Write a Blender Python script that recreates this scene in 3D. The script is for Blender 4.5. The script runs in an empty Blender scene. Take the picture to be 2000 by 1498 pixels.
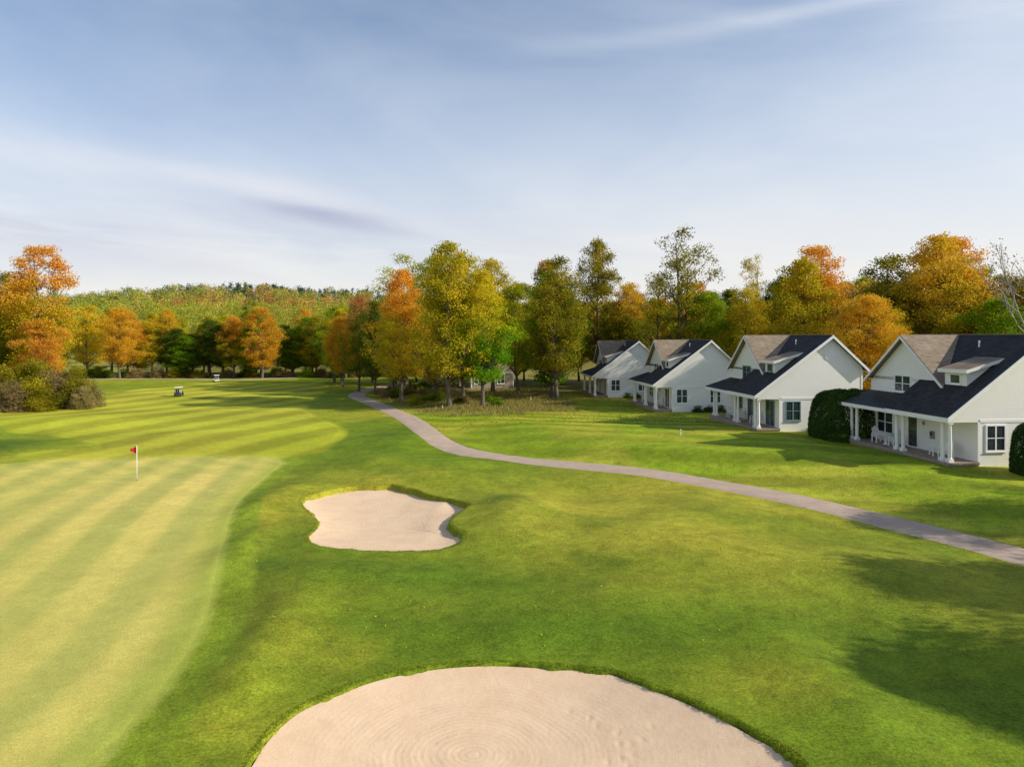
import bpy, math, random
import numpy as np
from mathutils import Vector
random.seed(7); rs=np.random.RandomState(11)
scene=bpy.context.scene
col=scene.collection
# ------------------------------------------------------------------ helpers
def S(t):
    t=np.clip(t,0,1); return t*t*(3-2*t)
def hash2(i,j,s):
    v=np.sin(i*127.1+j*311.7+s*74.7)*43758.5453
    return v-np.floor(v)
def vn(X,Y,sc,s=0):
    x=X/sc; y=Y/sc; i=np.floor(x); j=np.floor(y); fx=S(x-i); fy=S(y-j)
    a=hash2(i,j,s);b=hash2(i+1,j,s);c=hash2(i,j+1,s);d=hash2(i+1,j+1,s)
    return (a*(1-fx)+b*fx)*(1-fy)+(c*(1-fx)+d*fx)*fy
def smooth_closed(P,n):
    P=np.array(P,float); k=len(P); out=[]
    m=max(2,int(math.ceil(n/k)))
    for i in range(k):
        p0,p1,p2,p3=P[(i-1)%k],P[i],P[(i+1)%k],P[(i+2)%k]
        for q in range(m):
            t=q/m
            out.append(0.5*((2*p1)+(-p0+p2)*t+(2*p0-5*p1+4*p2-p3)*t*t+(-p0+3*p1-3*p2+p3)*t**3))
    return np.array(out)
def sdf(P,X,Y):
    """positive inside"""
    sh=X.shape; x=X.ravel(); y=Y.ravel()
    d=np.full(x.shape,1e18); ins=np.zeros(x.shape,bool)
    n=len(P)
    for i in range(n):
        a=P[i]; b=P[(i+1)%n]
        ex,ey=b-a; wx=x-a[0]; wy=y-a[1]
        t=np.clip((wx*ex+wy*ey)/(ex*ex+ey*ey+1e-12),0,1)
        dx=wx-ex*t; dy=wy-ey*t
        d=np.minimum(d,dx*dx+dy*dy)
        c=((a[1]>y)!=(b[1]>y))
        if abs(ey)>1e-12:
            ins^= c & (x< (ex*(y-a[1])/ey+a[0]))
    d=np.sqrt(d)
    return np.where(ins,d,-d).reshape(sh)
def np_mesh(name,V,Q,smooth=False):
    V=np.asarray(V,dtype=np.float32); Q=np.asarray(Q,dtype=np.int32)
    me=bpy.data.meshes.new(name)
    me.vertices.add(len(V)); me.vertices.foreach_set('co',V.ravel())
    k=Q.shape[1]
    me.loops.add(Q.size); me.loops.foreach_set('vertex_index',Q.ravel())
    me.polygons.add(len(Q)); me.polygons.foreach_set('loop_start',np.arange(0,Q.size,k,dtype=np.int32))
    me.polygons.foreach_set('loop_total',np.full(len(Q),k,dtype=np.int32))
    me.update(calc_edges=True)
    if smooth: me.polygons.foreach_set('use_smooth',np.ones(len(Q),bool))
    return me
def set_col(me,C,name='Col'):
    a=me.color_attributes.new(name,'FLOAT_COLOR','POINT')
    C4=np.ones((len(C),4),np.float32); C4[:,:C.shape[1]]=C
    a.data.foreach_set('color',C4.ravel())
def add_obj(name,data,parent=None,mat=None,label=None,category=None,kind=None,group=None,loc=None):
    o=bpy.data.objects.new(name,data); col.objects.link(o)
    if mat is not None and data is not None: data.materials.append(mat)
    if parent is not None: o.parent=parent
    if label: o['label']=label
    if category: o['category']=category
    if kind: o['kind']=kind
    if group: o['group']=group
    if loc is not None: o.location=loc
    return o
class MB:
    def __init__(s): s.v=[]; s.f=[]
    def box(s,x0,x1,y0,y1,z0,z1):
        b=len(s.v)
        s.v+=[(x0,y0,z0),(x1,y0,z0),(x1,y1,z0),(x0,y1,z0),(x0,y0,z1),(x1,y0,z1),(x1,y1,z1),(x0,y1,z1)]
        s.f+=[[b+i for i in q] for q in ((0,3,2,1),(4,5,6,7),(0,1,5,4),(1,2,6,5),(2,3,7,6),(3,0,4,7))]
        return s
    def prism(s,pts,axis,a0,a1):
        b=len(s.v); n=len(pts)
        for a in (a0,a1):
            for p,q in pts:
                s.v.append({'y':(p,a,q),'x':(a,p,q),'z':(p,q,a)}[axis])
        s.f.append([b+i for i in range(n)][::-1]); s.f.append([b+n+i for i in range(n)])
        for i in range(n):
            j=(i+1)%n; s.f.append([b+i,b+j,b+n+j,b+n+i])
        return s
    def hull(s,top,dz):
        b=len(s.v); n=len(top)
        s.v+=[tuple(t) for t in top]+[(t[0],t[1],t[2]-dz) for t in top]
        s.f.append([b+i for i in range(n)]); s.f.append([b+n+i for i in range(n)][::-1])
        for i in range(n):
            j=(i+1)%n; s.f.append([b+i,b+n+i,b+n+j,b+j])
        return s
    def lathe(s,cx,cy,prof,n=14,axis='z'):
        b=len(s.v)
        for r,z in prof:
            for i in range(n):
                a=2*math.pi*i/n; c,d=r*math.cos(a),r*math.sin(a)
                if axis=='z': s.v.append((cx+c,cy+d,z))
                elif axis=='y': s.v.append((cx+c,z,cy+d))
                else: s.v.append((z,cx+c,cy+d))
        m=len(prof)
        for k in range(m-1):
            for i in range(n):
                j=(i+1)%n; s.f.append([b+k*n+i,b+k*n+j,b+(k+1)*n+j,b+(k+1)*n+i])
        s.f.append([b+i for i in range(n)][::-1]); s.f.append([b+(m-1)*n+i for i in range(n)])
        return s
    def tube(s,pts,rad,n=6):
        b=len(s.v); m=len(pts)
        for k in range(m):
            p=Vector(pts[k]); 
            d=(Vector(pts[min(k+1,m-1)])-Vector(pts[max(k-1,0)])).normalized()
            u=d.orthogonal().normalized() if abs(d.z)<.9 else Vector((1,0,0)).cross(d).normalized()
            w=d.cross(u)
            for i in range(n):
                a=2*math.pi*i/n; q=p+(u*math.cos(a)+w*math.sin(a))*rad[k]; s.v.append(tuple(q))
        for k in range(m-1):
            for i in range(n):
                j=(i+1)%n; s.f.append([b+k*n+i,b+k*n+j,b+(k+1)*n+j,b+(k+1)*n+i])
        s.f.append([b+(m-1)*n+i for i in range(n)])
        return s
    def mesh(s,name,smooth=False,fix=True):
        import bmesh
        me=bpy.data.meshes.new(name); me.from_pydata(s.v,[],s.f)
        if fix:
            bm=bmesh.new(); bm.from_mesh(me); bmesh.ops.recalc_face_normals(bm,faces=bm.faces); bm.to_mesh(me); bm.free()
        if smooth:
            me.polygons.foreach_set('use_smooth',[True]*len(me.polygons))
        me.update(); return me
# ------------------------------------------------------------------ node helpers
def new_mat(name):
    m=bpy.data.materials.new(name); m.use_nodes=True; nt=m.node_tree; nt.nodes.clear()
    out=nt.nodes.new('ShaderNodeOutputMaterial'); return m,nt,out
class NT:
    def __init__(s,nt): s.nt=nt
    def n(s,t,**kw):
        nd=s.nt.nodes.new(t)
        for k,v in kw.items(): setattr(nd,k,v)
        return nd
    def l(s,a,b): s.nt.links.new(a,b)
    def math(s,op,a,b=None,c=None,clamp=False):
        nd=s.nt.nodes.new('ShaderNodeMath'); nd.operation=op; nd.use_clamp=clamp
        for i,v in enumerate((a,b,c)):
            if v is None: continue
            if isinstance(v,(int,float)): nd.inputs[i].default_value=v
            else: s.nt.links.new(v,nd.inputs[i])
        return nd.outputs[0]
    def noise(s,vec,scale,detail=3,rough=.55,dist=0):
        nd=s.nt.nodes.new('ShaderNodeTexNoise'); nd.inputs['Scale'].default_value=scale
        nd.inputs['Detail'].default_value=detail; nd.inputs['Roughness'].default_value=rough; nd.inputs['Distortion'].default_value=dist
        if vec is not None: s.nt.links.new(vec,nd.inputs['Vector'])
        return nd.outputs['Fac']
    def ramp(s,fac,stops,interp='LINEAR'):
        nd=s.nt.nodes.new('ShaderNodeValToRGB'); cr=nd.color_ramp; cr.interpolation=interp
        while len(cr.elements)<len(stops): cr.elements.new(.5)
        for e,(p,c) in zip(cr.elements,stops):
            e.position=p; e.color=(c[0],c[1],c[2],1) if isinstance(c,(tuple,list)) else (c,c,c,1)
        s.nt.links.new(fac,nd.inputs[0]); return nd.outputs[0]
    def mix(s,fac,a,b,mode='MIX'):
        nd=s.nt.nodes.new('ShaderNodeMix'); nd.data_type='RGBA'; nd.blend_type=mode
        for idx,v in ((0,fac),(6,a),(7,b)):
            if isinstance(v,(int,float)): nd.inputs[idx].default_value=v if idx==0 else (v,v,v,1)
            elif isinstance(v,tuple): nd.inputs[idx].default_value=(v[0],v[1],v[2],1)
            else: s.nt.links.new(v,nd.inputs[idx])
        return nd.outputs[2]
    def bump(s,h,strength=.3,dist=.05):
        nd=s.nt.nodes.new('ShaderNodeBump'); nd.inputs['Strength'].default_value=strength; nd.inputs['Distance'].default_value=dist
        s.nt.links.new(h,nd.inputs['Height']); return nd.outputs[0]
    def coords(s,w='Object'):
        return s.nt.nodes.new('ShaderNodeTexCoord').outputs[w]
def principled(k,out,colr,rough=.8,normal=None,spec=.3,metal=0):
    p=k.n('ShaderNodeBsdfPrincipled')
    if isinstance(colr,tuple): p.inputs['Base Color'].default_value=(*colr,1)
    else: k.l(colr,p.inputs['Base Color'])
    p.inputs['Roughness'].default_value=rough; p.inputs['Specular IOR Level'].default_value=spec; p.inputs['Metallic'].default_value=metal
    if normal is not None: k.l(normal,p.inputs['Normal'])
    k.l(p.outputs[0],out.inputs[0]); return p
def simple_mat(name,c,rough=.6,var=.12,scale=6,bump=.1,spec=.3):
    m,nt,out=new_mat(name); k=NT(nt); v=k.coords()
    n=k.noise(v,scale,4)
    cc=k.ramp(n,[(.3,tuple(x*(1-var) for x in c)),(.7,tuple(min(1,x*(1+var)) for x in c))])
    principled(k,out,cc,rough,k.bump(k.noise(v,scale*6,3),bump,.02),spec); return m
def turf_mat():
    m,nt,out=new_mat('turf'); k=NT(nt); v=k.coords()
    a=k.n('ShaderNodeAttribute'); a.attribute_name='Col'
    n1=k.noise(v,13,6,.75); n2=k.noise(v,1.6,7,.74,.5); n5=k.noise(v,.38,4,.6,.6)
    f1=k.ramp(n1,[(.28,.42),(.5,.98),(.74,1.68)])
    f2=k.ramp(n2,[(.3,.70),(.7,1.28)])
    f3=k.ramp(n5,[(.33,.82),(.66,1.16)])
    f=k.mix(1.0,f1,f2,'MULTIPLY'); f=k.mix(1.0,f,f3,'MULTIPLY')
    f=k.mix(k.math('MULTIPLY',a.outputs['Alpha'],.60),f,1.0)
    c=k.mix(1.0,a.outputs['Color'],f,'MULTIPLY')
    n4=k.noise(v,3.1,6,.75,1.0)
    dry=k.math('MULTIPLY',k.ramp(n4,[(.52,0.0),(.74,.6)]),k.math('SUBTRACT',1.0,k.math('MULTIPLY',a.outputs['Alpha'],.7)))
    c=k.mix(dry,c,k.mix(1.0,a.outputs['Color'],(2.0,1.35,1.8),'MULTIPLY'))
    h=k.math('ADD',k.noise(v,26,4,.7),k.math('MULTIPLY',n2,.6))
    principled(k,out,c,.85,k.bump(h,.45,.05),.10); return m
def sand_mat(name,rings=None):
    m,nt,out=new_mat(name); k=NT(nt); v=k.coords()
    n1=k.noise(v,1.3,4,.6,.5); n2=k.noise(v,60,3,.7)
    c=k.ramp(n1,[(.3,(.77,.54,.345)),(.7,(.85,.62,.41))])
    c=k.mix(1.0,c,k.ramp(n2,[(.3,.84),(.7,1.08)]),'MULTIPLY')
    sep=k.n('ShaderNodeSeparateXYZ'); k.l(v,sep.inputs[0])
    h=k.math('MULTIPLY',n2,.35)
    if rings:
        cx,cy=rings
        dx=k.math('SUBTRACT',sep.outputs[0],cx); dy=k.math('SUBTRACT',sep.outputs[1],cy)
        r=k.math('SQRT',k.math('ADD',k.math('MULTIPLY',dx,dx),k.math('MULTIPLY',k.math('MULTIPLY',dy,dy),1.3)))
        near=k.ramp(r,[(0.0,1.0),(.45,.8),(1.0,.0)])
        far=k.math('DIVIDE',r,4.5); near=k.ramp(far,[(0.0,1.0),(.5,.8),(1.0,.15)])
        r=k.math('ADD',r,k.math('MULTIPLY',k.noise(v,.45,2),.40))
        w=k.math('SINE',k.math('MULTIPLY',r,42))
        w2=k.math('SINE',k.math('ADD',k.math('MULTIPLY',r,9.0),k.math('MULTIPLY',k.noise(v,.35,1),2)))
        patch=k.math('MULTIPLY',k.ramp(k.noise(v,.8,4,.65,1.2),[(.38,.25),(.60,1.0)]),near)
        w=k.math('MULTIPLY',w,patch); w2=k.math('MULTIPLY',w2,patch)
        h=k.math('ADD',h,k.math('MULTIPLY',w,.08)); h=k.math('ADD',h,k.math('MULTIPLY',w2,.20))
        c=k.mix(1.0,c,k.ramp(k.math('ADD',k.math('MULTIPLY',w,.25),k.math('ADD',k.math('MULTIPLY',w2,.25),.5)),[(0,.91),(1,1.03)]),'MULTIPLY')
    else:
        w=k.math('SINE',k.math('MULTIPLY',k.math('ADD',k.math('ADD',sep.outputs[0],k.math('MULTIPLY',sep.outputs[1],.35)),k.math('MULTIPLY',k.noise(v,.5,2),2.0)),38))
        h=k.math('ADD',h,k.math('MULTIPLY',w,.07))
    h=k.math('ADD',h,k.math('MULTIPLY',k.noise(v,5,4,.7),.7))
    principled(k,out,c,.95,k.bump(h,.7,.03),.08); return m
def siding_mat(name,c,lap=.13,shake=False):
    m,nt,out=new_mat(name); k=NT(nt); v=k.coords()
    sep=k.n('ShaderNodeSeparateXYZ'); k.l(v,sep.inputs[0])
    fr=k.math('FRACT',k.math('DIVIDE',sep.outputs[2],lap))
    n=k.noise(v,2.5,4)
    cc=k.ramp(n,[(.3,tuple(x*.95 for x in c)),(.7,c)])
    line=k.ramp(fr,[(0,.62),(.08,1.0),(1,1.0)])
    cc=k.mix(1.0,cc,line,'MULTIPLY')
    h=k.math('SUBTRACT',1.0,fr)
    if shake:
        xy=k.math('ADD',sep.outputs[0],sep.outputs[1])
        row=k.math('FLOOR',k.math('DIVIDE',sep.outputs[2],lap))
        f2=k.math('FRACT',k.math('ADD',k.math('DIVIDE',xy,.22),k.math('MULTIPLY',row,.37)))
        cc=k.mix(1.0,cc,k.ramp(f2,[(0,.80),(.07,1),(1,1)]),'MULTIPLY')
    principled(k,out,cc,.55,k.bump(h,.25,.02),.3); return m
def roof_mat(name,c1,c2,ax='xz'):
    m,nt,out=new_mat(name); k=NT(nt); v=k.coords()
    sep=k.n('ShaderNodeSeparateXYZ'); k.l(v,sep.inputs[0])
    z=k.math('DIVIDE',sep.outputs[2],.11); row=k.math('FLOOR',z); fr=k.math('FRACT',z)
    along=k.math('ADD',sep.outputs[1],sep.outputs[0])
    tabs=k.math('FLOOR',k.math('ADD',k.math('DIVIDE',along,.3),k.math('MULTIPLY',row,.5)))
    cmb=k.n('ShaderNodeCombineXYZ'); k.l(row,cmb.inputs[0]); k.l(tabs,cmb.inputs[1])
    wn=k.n('ShaderNodeTexWhiteNoise'); wn.noise_dimensions='3D'; k.l(cmb.outputs[0],wn.inputs[0])
    cc=k.ramp(wn.outputs[0],[(0,c1),(1,c2)])
    cc=k.mix(1.0,cc,k.ramp(fr,[(0,.55),(.15,1),(1,1)]),'MULTIPLY')
    cc=k.mix(1.0,cc,k.ramp(k.noise(v,.7,4),[(.3,.8),(.7,1.2)]),'MULTIPLY')
    principled(k,out,cc,.85,k.bump(k.math('SUBTRACT',1.0,fr),.5,.02),.2); return m
def leaf_mat(name,c1,c2,c3,top=None,topstart=.6,trans=.42,low=None):
    m,nt,out=new_mat(name); k=NT(nt); v=k.coords()
    g=k.n('ShaderNodeNewGeometry'); oi=k.n('ShaderNodeObjectInfo')
    off=k.n('ShaderNodeVectorMath'); off.operation='ADD'; k.l(v,off.inputs[0]); 
    cmb=k.n('ShaderNodeCombineXYZ'); 
    for i in range(3): k.l(k.math('MULTIPLY',oi.outputs['Random'],50.0+i*13),cmb.inputs[i])
    k.l(cmb.outputs[0],off.inputs[1])
    n=k.noise(off.outputs[0],.32,3,.6)
    val=k.math('ADD',k.math('MULTIPLY',n,1.7),k.math('ADD',k.math('MULTIPLY',g.outputs['Random Per Island'],.4),-.56))
    val=k.math('ADD',val,k.math('MULTIPLY',k.math('SUBTRACT',oi.outputs['Random'],.5),.3))
    cc=k.ramp(val,[(.12,c1),(.5,c2),(.88,c3)])
    if top:
        sep=k.n('ShaderNodeSeparateXYZ'); k.l(v,sep.inputs[0])
        t=k.math('ADD',k.math('DIVIDE',sep.outputs[2],20.0),k.math('MULTIPLY',k.math('SUBTRACT',n,.5),.9))
        t=k.math('ADD',t,k.math('MULTIPLY',k.math('SUBTRACT',g.outputs['Random Per Island'],.5),.2))
        cc=k.mix(k.ramp(t,[(topstart-.08,0.0),(topstart+.12,1.0)]),cc,top)
    cc=k.mix(1.0,cc,k.ramp(g.outputs['Random Per Island'],[(0,.82),(1,1.2)]),'MULTIPLY')
    d=k.n('ShaderNodeBsdfDiffuse'); t=k.n('ShaderNodeBsdfTranslucent'); mx=k.n('ShaderNodeMixShader')
    k.l(cc,d.inputs[0]); k.l(cc,t.inputs[0]); mx.inputs[0].default_value=trans
    k.l(d.outputs[0],mx.inputs[1]); k.l(t.outputs[0],mx.inputs[2]); k.l(mx.outputs[0],out.inputs[0]); return m
def vcol_leaf_mat(name,trans=.3):
    m,nt,out=new_mat(name); k=NT(nt)
    a=k.n('ShaderNodeAttribute'); a.attribute_name='Col'
    g=k.n('ShaderNodeNewGeometry')
    cc=k.mix(1.0,a.outputs['Color'],k.ramp(g.outputs['Random Per Island'],[(0,.85),(1,1.15)]),'MULTIPLY')
    d=k.n('ShaderNodeBsdfDiffuse'); t=k.n('ShaderNodeBsdfTranslucent'); mx=k.n('ShaderNodeMixShader')
    k.l(cc,d.inputs[0]); k.l(cc,t.inputs[0]); mx.inputs[0].default_value=trans
    k.l(d.outputs[0],mx.inputs[1]); k.l(t.outputs[0],mx.inputs[2]); k.l(mx.outputs[0],out.inputs[0]); return m
# ------------------------------------------------------------------ layout (metres; camera stands over the origin)
GREEN=smooth_closed([(-17.2,52.9),(-15.5,46),(-14.8,40.6),(-13.6,35.5),(-12.2,31.1),(-10.9,27.1),(-9.6,23.1),(-8.9,19.8),(-8.7,17.1),(-8.7,15),(-9.6,11),(-13,7),(-20,5),(-30,8),(-38,16),(-42,28),(-42,40),(-36,50),(-26.5,53.3)],95)
FAIR=smooth_closed([(-15.9,54.3),(-14.6,58.6),(-14.9,64.6),(-17,71.2),(-21.4,79),(-25.7,90),(-28.5,105),(-30.8,120),(-38,138),(-56,143),(-62,120),(-56,95),(-60,80),(-47.3,67),(-41.5,64.6),(-34.6,59.2),(-29.8,54.3)],85)
BUNK2=smooth_closed([(-11.3,38.7),(-11.2,40.3),(-10.5,41.8),(-9.2,42.8),(-7.3,42.7),(-5.9,41.8),(-4.9,40.4),(-3.6,39.0),(-2.6,37.8),(-2.3,36.7),(-2.7,35.5),(-3,34.05),(-2.7,32.7),(-2.2,31.9),(-2.3,30.7),(-3.25,30.0),(-4.95,29.7),(-6.5,29.9),(-7.9,30.3),(-8.9,31.3),(-9.2,32.7),(-9.2,34.05),(-9.8,35.9),(-10.6,37.2)],96)
BUNK1=smooth_closed([(-5.5,15.4),(-5.46,16.3),(-5.18,17.3),(-4.53,18.1),(-3.53,19),(-2.1,19.6),(-.56,19.8),(1.1,19.6),(2.46,19.3),(3.07,18.8),(3.97,17.9),(4.83,16.9),(5.47,15.95),(5.9,15.3),(6,14.5),(6,13.5),(5,12),(3,10.8),(0,10.3),(-3,11),(-4.8,12.6),(-5.4,14)],88)
PATH=np.array([(30,8),(27,16),(24,22.5),(20.9,29.3),(19.5,32.06),(17.6,35.3),(14.4,40.4),(9.7,45.5),(5.2,48.8),(0.3,52),(-3.8,56),(-6.6,61.5),(-8.7,69),(-11.3,77.3),(-16.4,90),(-21,100.8),(-23.8,110),(-23.5,122),(-20,135)])
MOUNDS=[(.2,36.0,2.4,3.8,.55),(-.2,31.6,1.9,2.4,.28),(-4.6,44.8,4.5,1.7,.5),(-12.9,38.5,1.3,4.8,.5),(-11.2,31,1.0,3.5,.4),(-6,27.0,4.5,1.5,.25),(6,30.5,4.2,4.5,.5),(13,27,4,3,.5),(3,24,4,2.0,.3),(-7.2,20.5,1.0,5,.35),
        (8,17,1.4,5,.3),(-1,21.9,5,1.0,.12),(-10,60,3,5,.5),(-9.4,50,3,3,.5),(4,41,4,3,-.35),(16,21,3,3,.3),(-48,57,8,5,.4),(-46,74,8,6,.5),(-72,100,12,10,1.0),(-30,64,5,3,.25),(20,50,4,3,.25),(10,36,2.5,3,.3),(-3.5,50,3,2,.3)]
def hb(X,Y):
    g=S((X-np.interp(Y,PATH[:,1],PATH[:,0])-1.6)/9.0)
    lvl=np.interp(Y,[0,62,80,100,130,2000],[1.0,1.0,.4,.2,0,0])
    z=g*lvl
    for cx,cy,sx,sy,a in MOUNDS:
        z=z+a*np.exp(-((X-cx)/sx)**2-((Y-cy)/sy)**2)
    z=z+.26*(vn(X,Y,9,3)-.5)+.14*(vn(X,Y,4,5)-.5)*S((60-Y)/30)*S((X+14)/3)
    r=S((Y-215)/210)
    z=z+r*(23.5+6*(vn(X,Y,80,8)-.5))*S((X+420)/250)*(1-.35*S((X/np.maximum(Y,1)+.22)/.12))
    return z
def ground_z(X,Y,bunk=True):
    X=np.asarray(X,float); Y=np.asarray(Y,float)
    z=hb(X,Y)
    if bunk:
        for P in (BUNK1,BUNK2):
            lo=P.min(0)-2.5; hi=P.max(0)+2.5
            mk=(X>lo[0])&(X<hi[0])&(Y>lo[1])&(Y<hi[1])
            if mk.any():
                sd=sdf(P,X[mk],Y[mk])+.14*(vn(X[mk],Y[mk],.35,9)-.5)+.2*(vn(X[mk],Y[mk],.9,4)-.5)
                z[mk]=z[mk]+.05*np.exp(-((sd+.3)/.5)**2)-1.1*S(sd/.24)
    return z
def gz(x,y): return float(ground_z(np.array([x]),np.array([y]),False)[0])
def lerp(a,b,t): return a*(1-t[...,None])+np.array(b)*t[...,None]
EDY=np.array([5,10,17,23.1,27.1,31.1,35.5,40.6,46,53,60]); EDX=np.array([-10.5,-9.6,-8.7,-9.6,-10.9,-12.2,-13.6,-14.8,-15.9,-17.2,-18.5])
EDX=np.convolve(np.pad(np.interp(np.linspace(5,60,111),EDY,EDX),14,'edge'),np.ones(29)/29,'valid'); EDY=np.linspace(5,60,111)
def turf_color(X,Y):
    n1=vn(X,Y,6,21)*.6+vn(X,Y,2.3,22)*.4; n2=vn(X,Y,14,23); n3=vn(X,Y,3.4,51)*.6+vn(X,Y,1.3,52)*.4
    c=np.zeros(X.shape+(3,)); c[...]=(.155,.225,.012)
    sm=np.zeros(X.shape)
    c=lerp(c,(.39,.35,.032),S((n1*.5+n2*.6-.40)/.33)*.78)
    c=lerp(c,(.44,.38,.042),np.exp(-((X-4)/8)**2-((Y-37)/8)**2)*.68)
    c=lerp(c,(.36,.34,.035),np.exp(-((X-12)/7)**2-((Y-27)/4)**2)*.35)
    c=lerp(c,(.095,.165,.010),S((n3-.55)/.25)*.40)
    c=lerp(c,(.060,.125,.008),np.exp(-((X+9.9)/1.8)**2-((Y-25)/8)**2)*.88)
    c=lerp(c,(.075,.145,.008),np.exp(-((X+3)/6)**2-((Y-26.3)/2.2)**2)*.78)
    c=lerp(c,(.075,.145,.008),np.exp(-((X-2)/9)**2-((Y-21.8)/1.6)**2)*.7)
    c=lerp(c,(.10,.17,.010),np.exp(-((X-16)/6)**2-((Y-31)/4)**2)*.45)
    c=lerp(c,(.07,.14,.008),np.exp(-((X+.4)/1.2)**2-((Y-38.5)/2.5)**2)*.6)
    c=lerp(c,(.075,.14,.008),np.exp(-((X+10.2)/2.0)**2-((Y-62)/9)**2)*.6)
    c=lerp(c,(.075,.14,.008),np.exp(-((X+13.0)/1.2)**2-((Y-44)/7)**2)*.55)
    px=np.interp(Y,PATH[:,1],PATH[:,0])
    lawn=S((X-px-.8)/1.2)*S((100-Y)/15)
    st=np.tanh(2.5*np.sin((X*.42+Y*.91)/.62+.8*(n2-.5)))*(.5+.5*S((n2-.3)/.4))
    lc=np.zeros_like(c); lc[...]=(.225,.305,.014); 
    lc=lerp(lc,(.42,.39,.04),S((n1-.42)/.3)*.55)
    lc=lc*(1+.21*st[...,None])
    c=c*(1-lawn[...,None])+lc*lawn[...,None]
    lf=S((-14-X)/6)*S((Y-50)/8)
    c=lerp(c,(.235,.295,.016),lf*.6)
    sf=sdf(FAIR,X,Y)
    stf=np.tanh(2.0*np.sin((Y+.22*X)/3.1+.5*np.sin(X/9)))
    stx=np.tanh(2.5*np.sin((.95*X-.31*Y)/.95+.5*(n2-.5)))
    fc=np.zeros_like(c); fc[...]=(.35,.375,.022)
    fc=lerp(fc,(.47,.42,.045),S((n2-.3)/.5)*.5)
    fc=fc*(1+.10*stf[...,None]+.18*stx[...,None])
    appr=S((1-((X+26.5)/11)**2-((Y-54)/4.5)**2)/.25)
    t=np.maximum(S(sf/.7+.5),appr); c=c*(1-t[...,None])+fc*t[...,None]; sm=np.maximum(sm,t*.8)
    c=lerp(c,(.05,.105,.010),np.exp(-(((X+42.5)/4.2)**4)-((Y-57.5)/4.5)**4)*.8)  # cast shadow left of the green, painted into the turf colour
    sg=sdf(GREEN,X,Y)+.2*(vn(X,Y,1.1,71)-.5)
    t=S((sg+1.3)/.35)*(1-appr); t=t*S((X+37)/4); cc=np.zeros_like(c); cc[...]=(.21,.28,.018); c=c*(1-t[...,None])+cc*t[...,None]
    u=X-.9*np.interp(Y,EDY,EDX)+.3*(vn(X,Y,12,81)-.5)
    wid=np.tanh(2.0*(np.sin(u*2*np.pi/3.1)+.30*np.sin(u*2*np.pi/5.3+1)))
    stg=wid*(.55+.45*S((vn(X,Y,9,77)-.2)/.5))
    st2=np.sin((X*.6+Y*.8)*2*np.pi/2.2)*np.exp(-((Y-49)/6)**2)
    gc=np.zeros_like(c); gc[...]=(.58,.50,.125)
    gc=lerp(gc,(.47,.45,.095),S((vn(X,Y,7,31)-.4)/.4)*.5)
    gc=gc*(1+.165*stg[...,None]*np.array([1.2,.75,.9])+.06*st2[...,None])
    gc=lerp(gc,(.34,.395,.05),S((2.4-sg)/2.4)*.75*(1-appr))
    gc=gc*(1-.5*S((-X-36)/5)[...,None]*S((Y-44)/8)[...,None])
    t=S((sg+.1+appr*1.5)/(.35+3.2*appr)); c=c*(1-t[...,None])+gc*t[...,None]; sm=np.maximum(sm,t)
    w=np.maximum(S((Y-147)/5),S((X-px-12)/4)*S((Y-104)/8))
    w=np.maximum(w,S((X-40)/6)*S((Y-40)/10))
    w=np.maximum(w,S((Y-78)/5)*S((X-px-1.5)/2)*S((9-X)/4))
    c=lerp(c,(.19,.155,.04),w*.75)
    fld=S((-.52-X/np.maximum(Y,1))/.03)*S((Y-150)/5)
    c=lerp(c,(.40,.38,.07),fld*.8)
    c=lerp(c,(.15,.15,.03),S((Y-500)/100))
    return np.concatenate([np.maximum(c,0),sm[...,None]],-1)
TURF=turf_mat()
def seg(a,b,st): return list(np.arange(a,b-1e-6,st))
geo=[]; v=260
while v<5000: geo.append(v); v*=1.25
ys=[-3000,-1500,-800,-400,-200,-120]+seg(-80,0,8)+seg(0,10,.6)+seg(10,21,.09)+seg(21,29,.16)+seg(29,44,.12)+seg(44,70,.3)+seg(70,160,.8)+seg(160,260,4)+geo
xr=seg(-100,-62,1.2)+seg(-62,-44,.6)+seg(-44,-13,.26)+seg(-13,7,.11)+seg(7,42,.3)+seg(42,104,1.5)
g2=[]; v=110
while v<5000: g2.append(v); v*=1.22
xs=[-q for q in g2[::-1]]+xr+g2
XS,YS=np.meshgrid(np.array(xs),np.array(ys))
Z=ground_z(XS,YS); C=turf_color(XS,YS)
ny,nx=XS.shape
V=np.stack([XS,YS,Z],-1).reshape(-1,3)
i=np.arange(ny-1)[:,None]*nx+np.arange(nx-1)[None,:]
Q=np.stack([i,i+1,i+nx+1,i+nx],-1).reshape(-1,4)
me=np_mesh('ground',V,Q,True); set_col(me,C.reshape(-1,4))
add_obj('ground',me,mat=TURF,kind='structure')
def star(P,c,nt,zf):
    c=np.array(c); t=np.linspace(0,1,nt+1)[:,None,None]
    XY=c+(P[None]-c)*t; X=XY[...,0]; Y=XY[...,1]; Z=zf(X,Y,t[...,0]*np.ones_like(X))
    m=len(P); V=np.stack([X,Y,Z],-1).reshape(-1,3)
    i=np.arange(nt)[:,None]*m; j=np.arange(m)[None]; j2=(j+1)%m
    Q=np.stack([i+j,i+m+j,i+m+j2,i+j2],-1).reshape(-1,4)
    return V,Q,X,Y
def densify(P,k):
    out=[]
    for a,b in zip(P,np.roll(P,-1,0)):
        for q in range(k): out.append(a+(b-a)*q/k)
    return np.array(out)
V,Q,X,Y=star(densify(GREEN,4),(-24.5,30),110,lambda X,Y,t: ground_z(X,Y,False)+.022-.045*S((t-.96)/.04))
me=np_mesh('putting_green',V,Q,True); set_col(me,turf_color(X,Y).reshape(-1,4)); add_obj('putting_green',me,mat=TURF,kind='structure')
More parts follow.
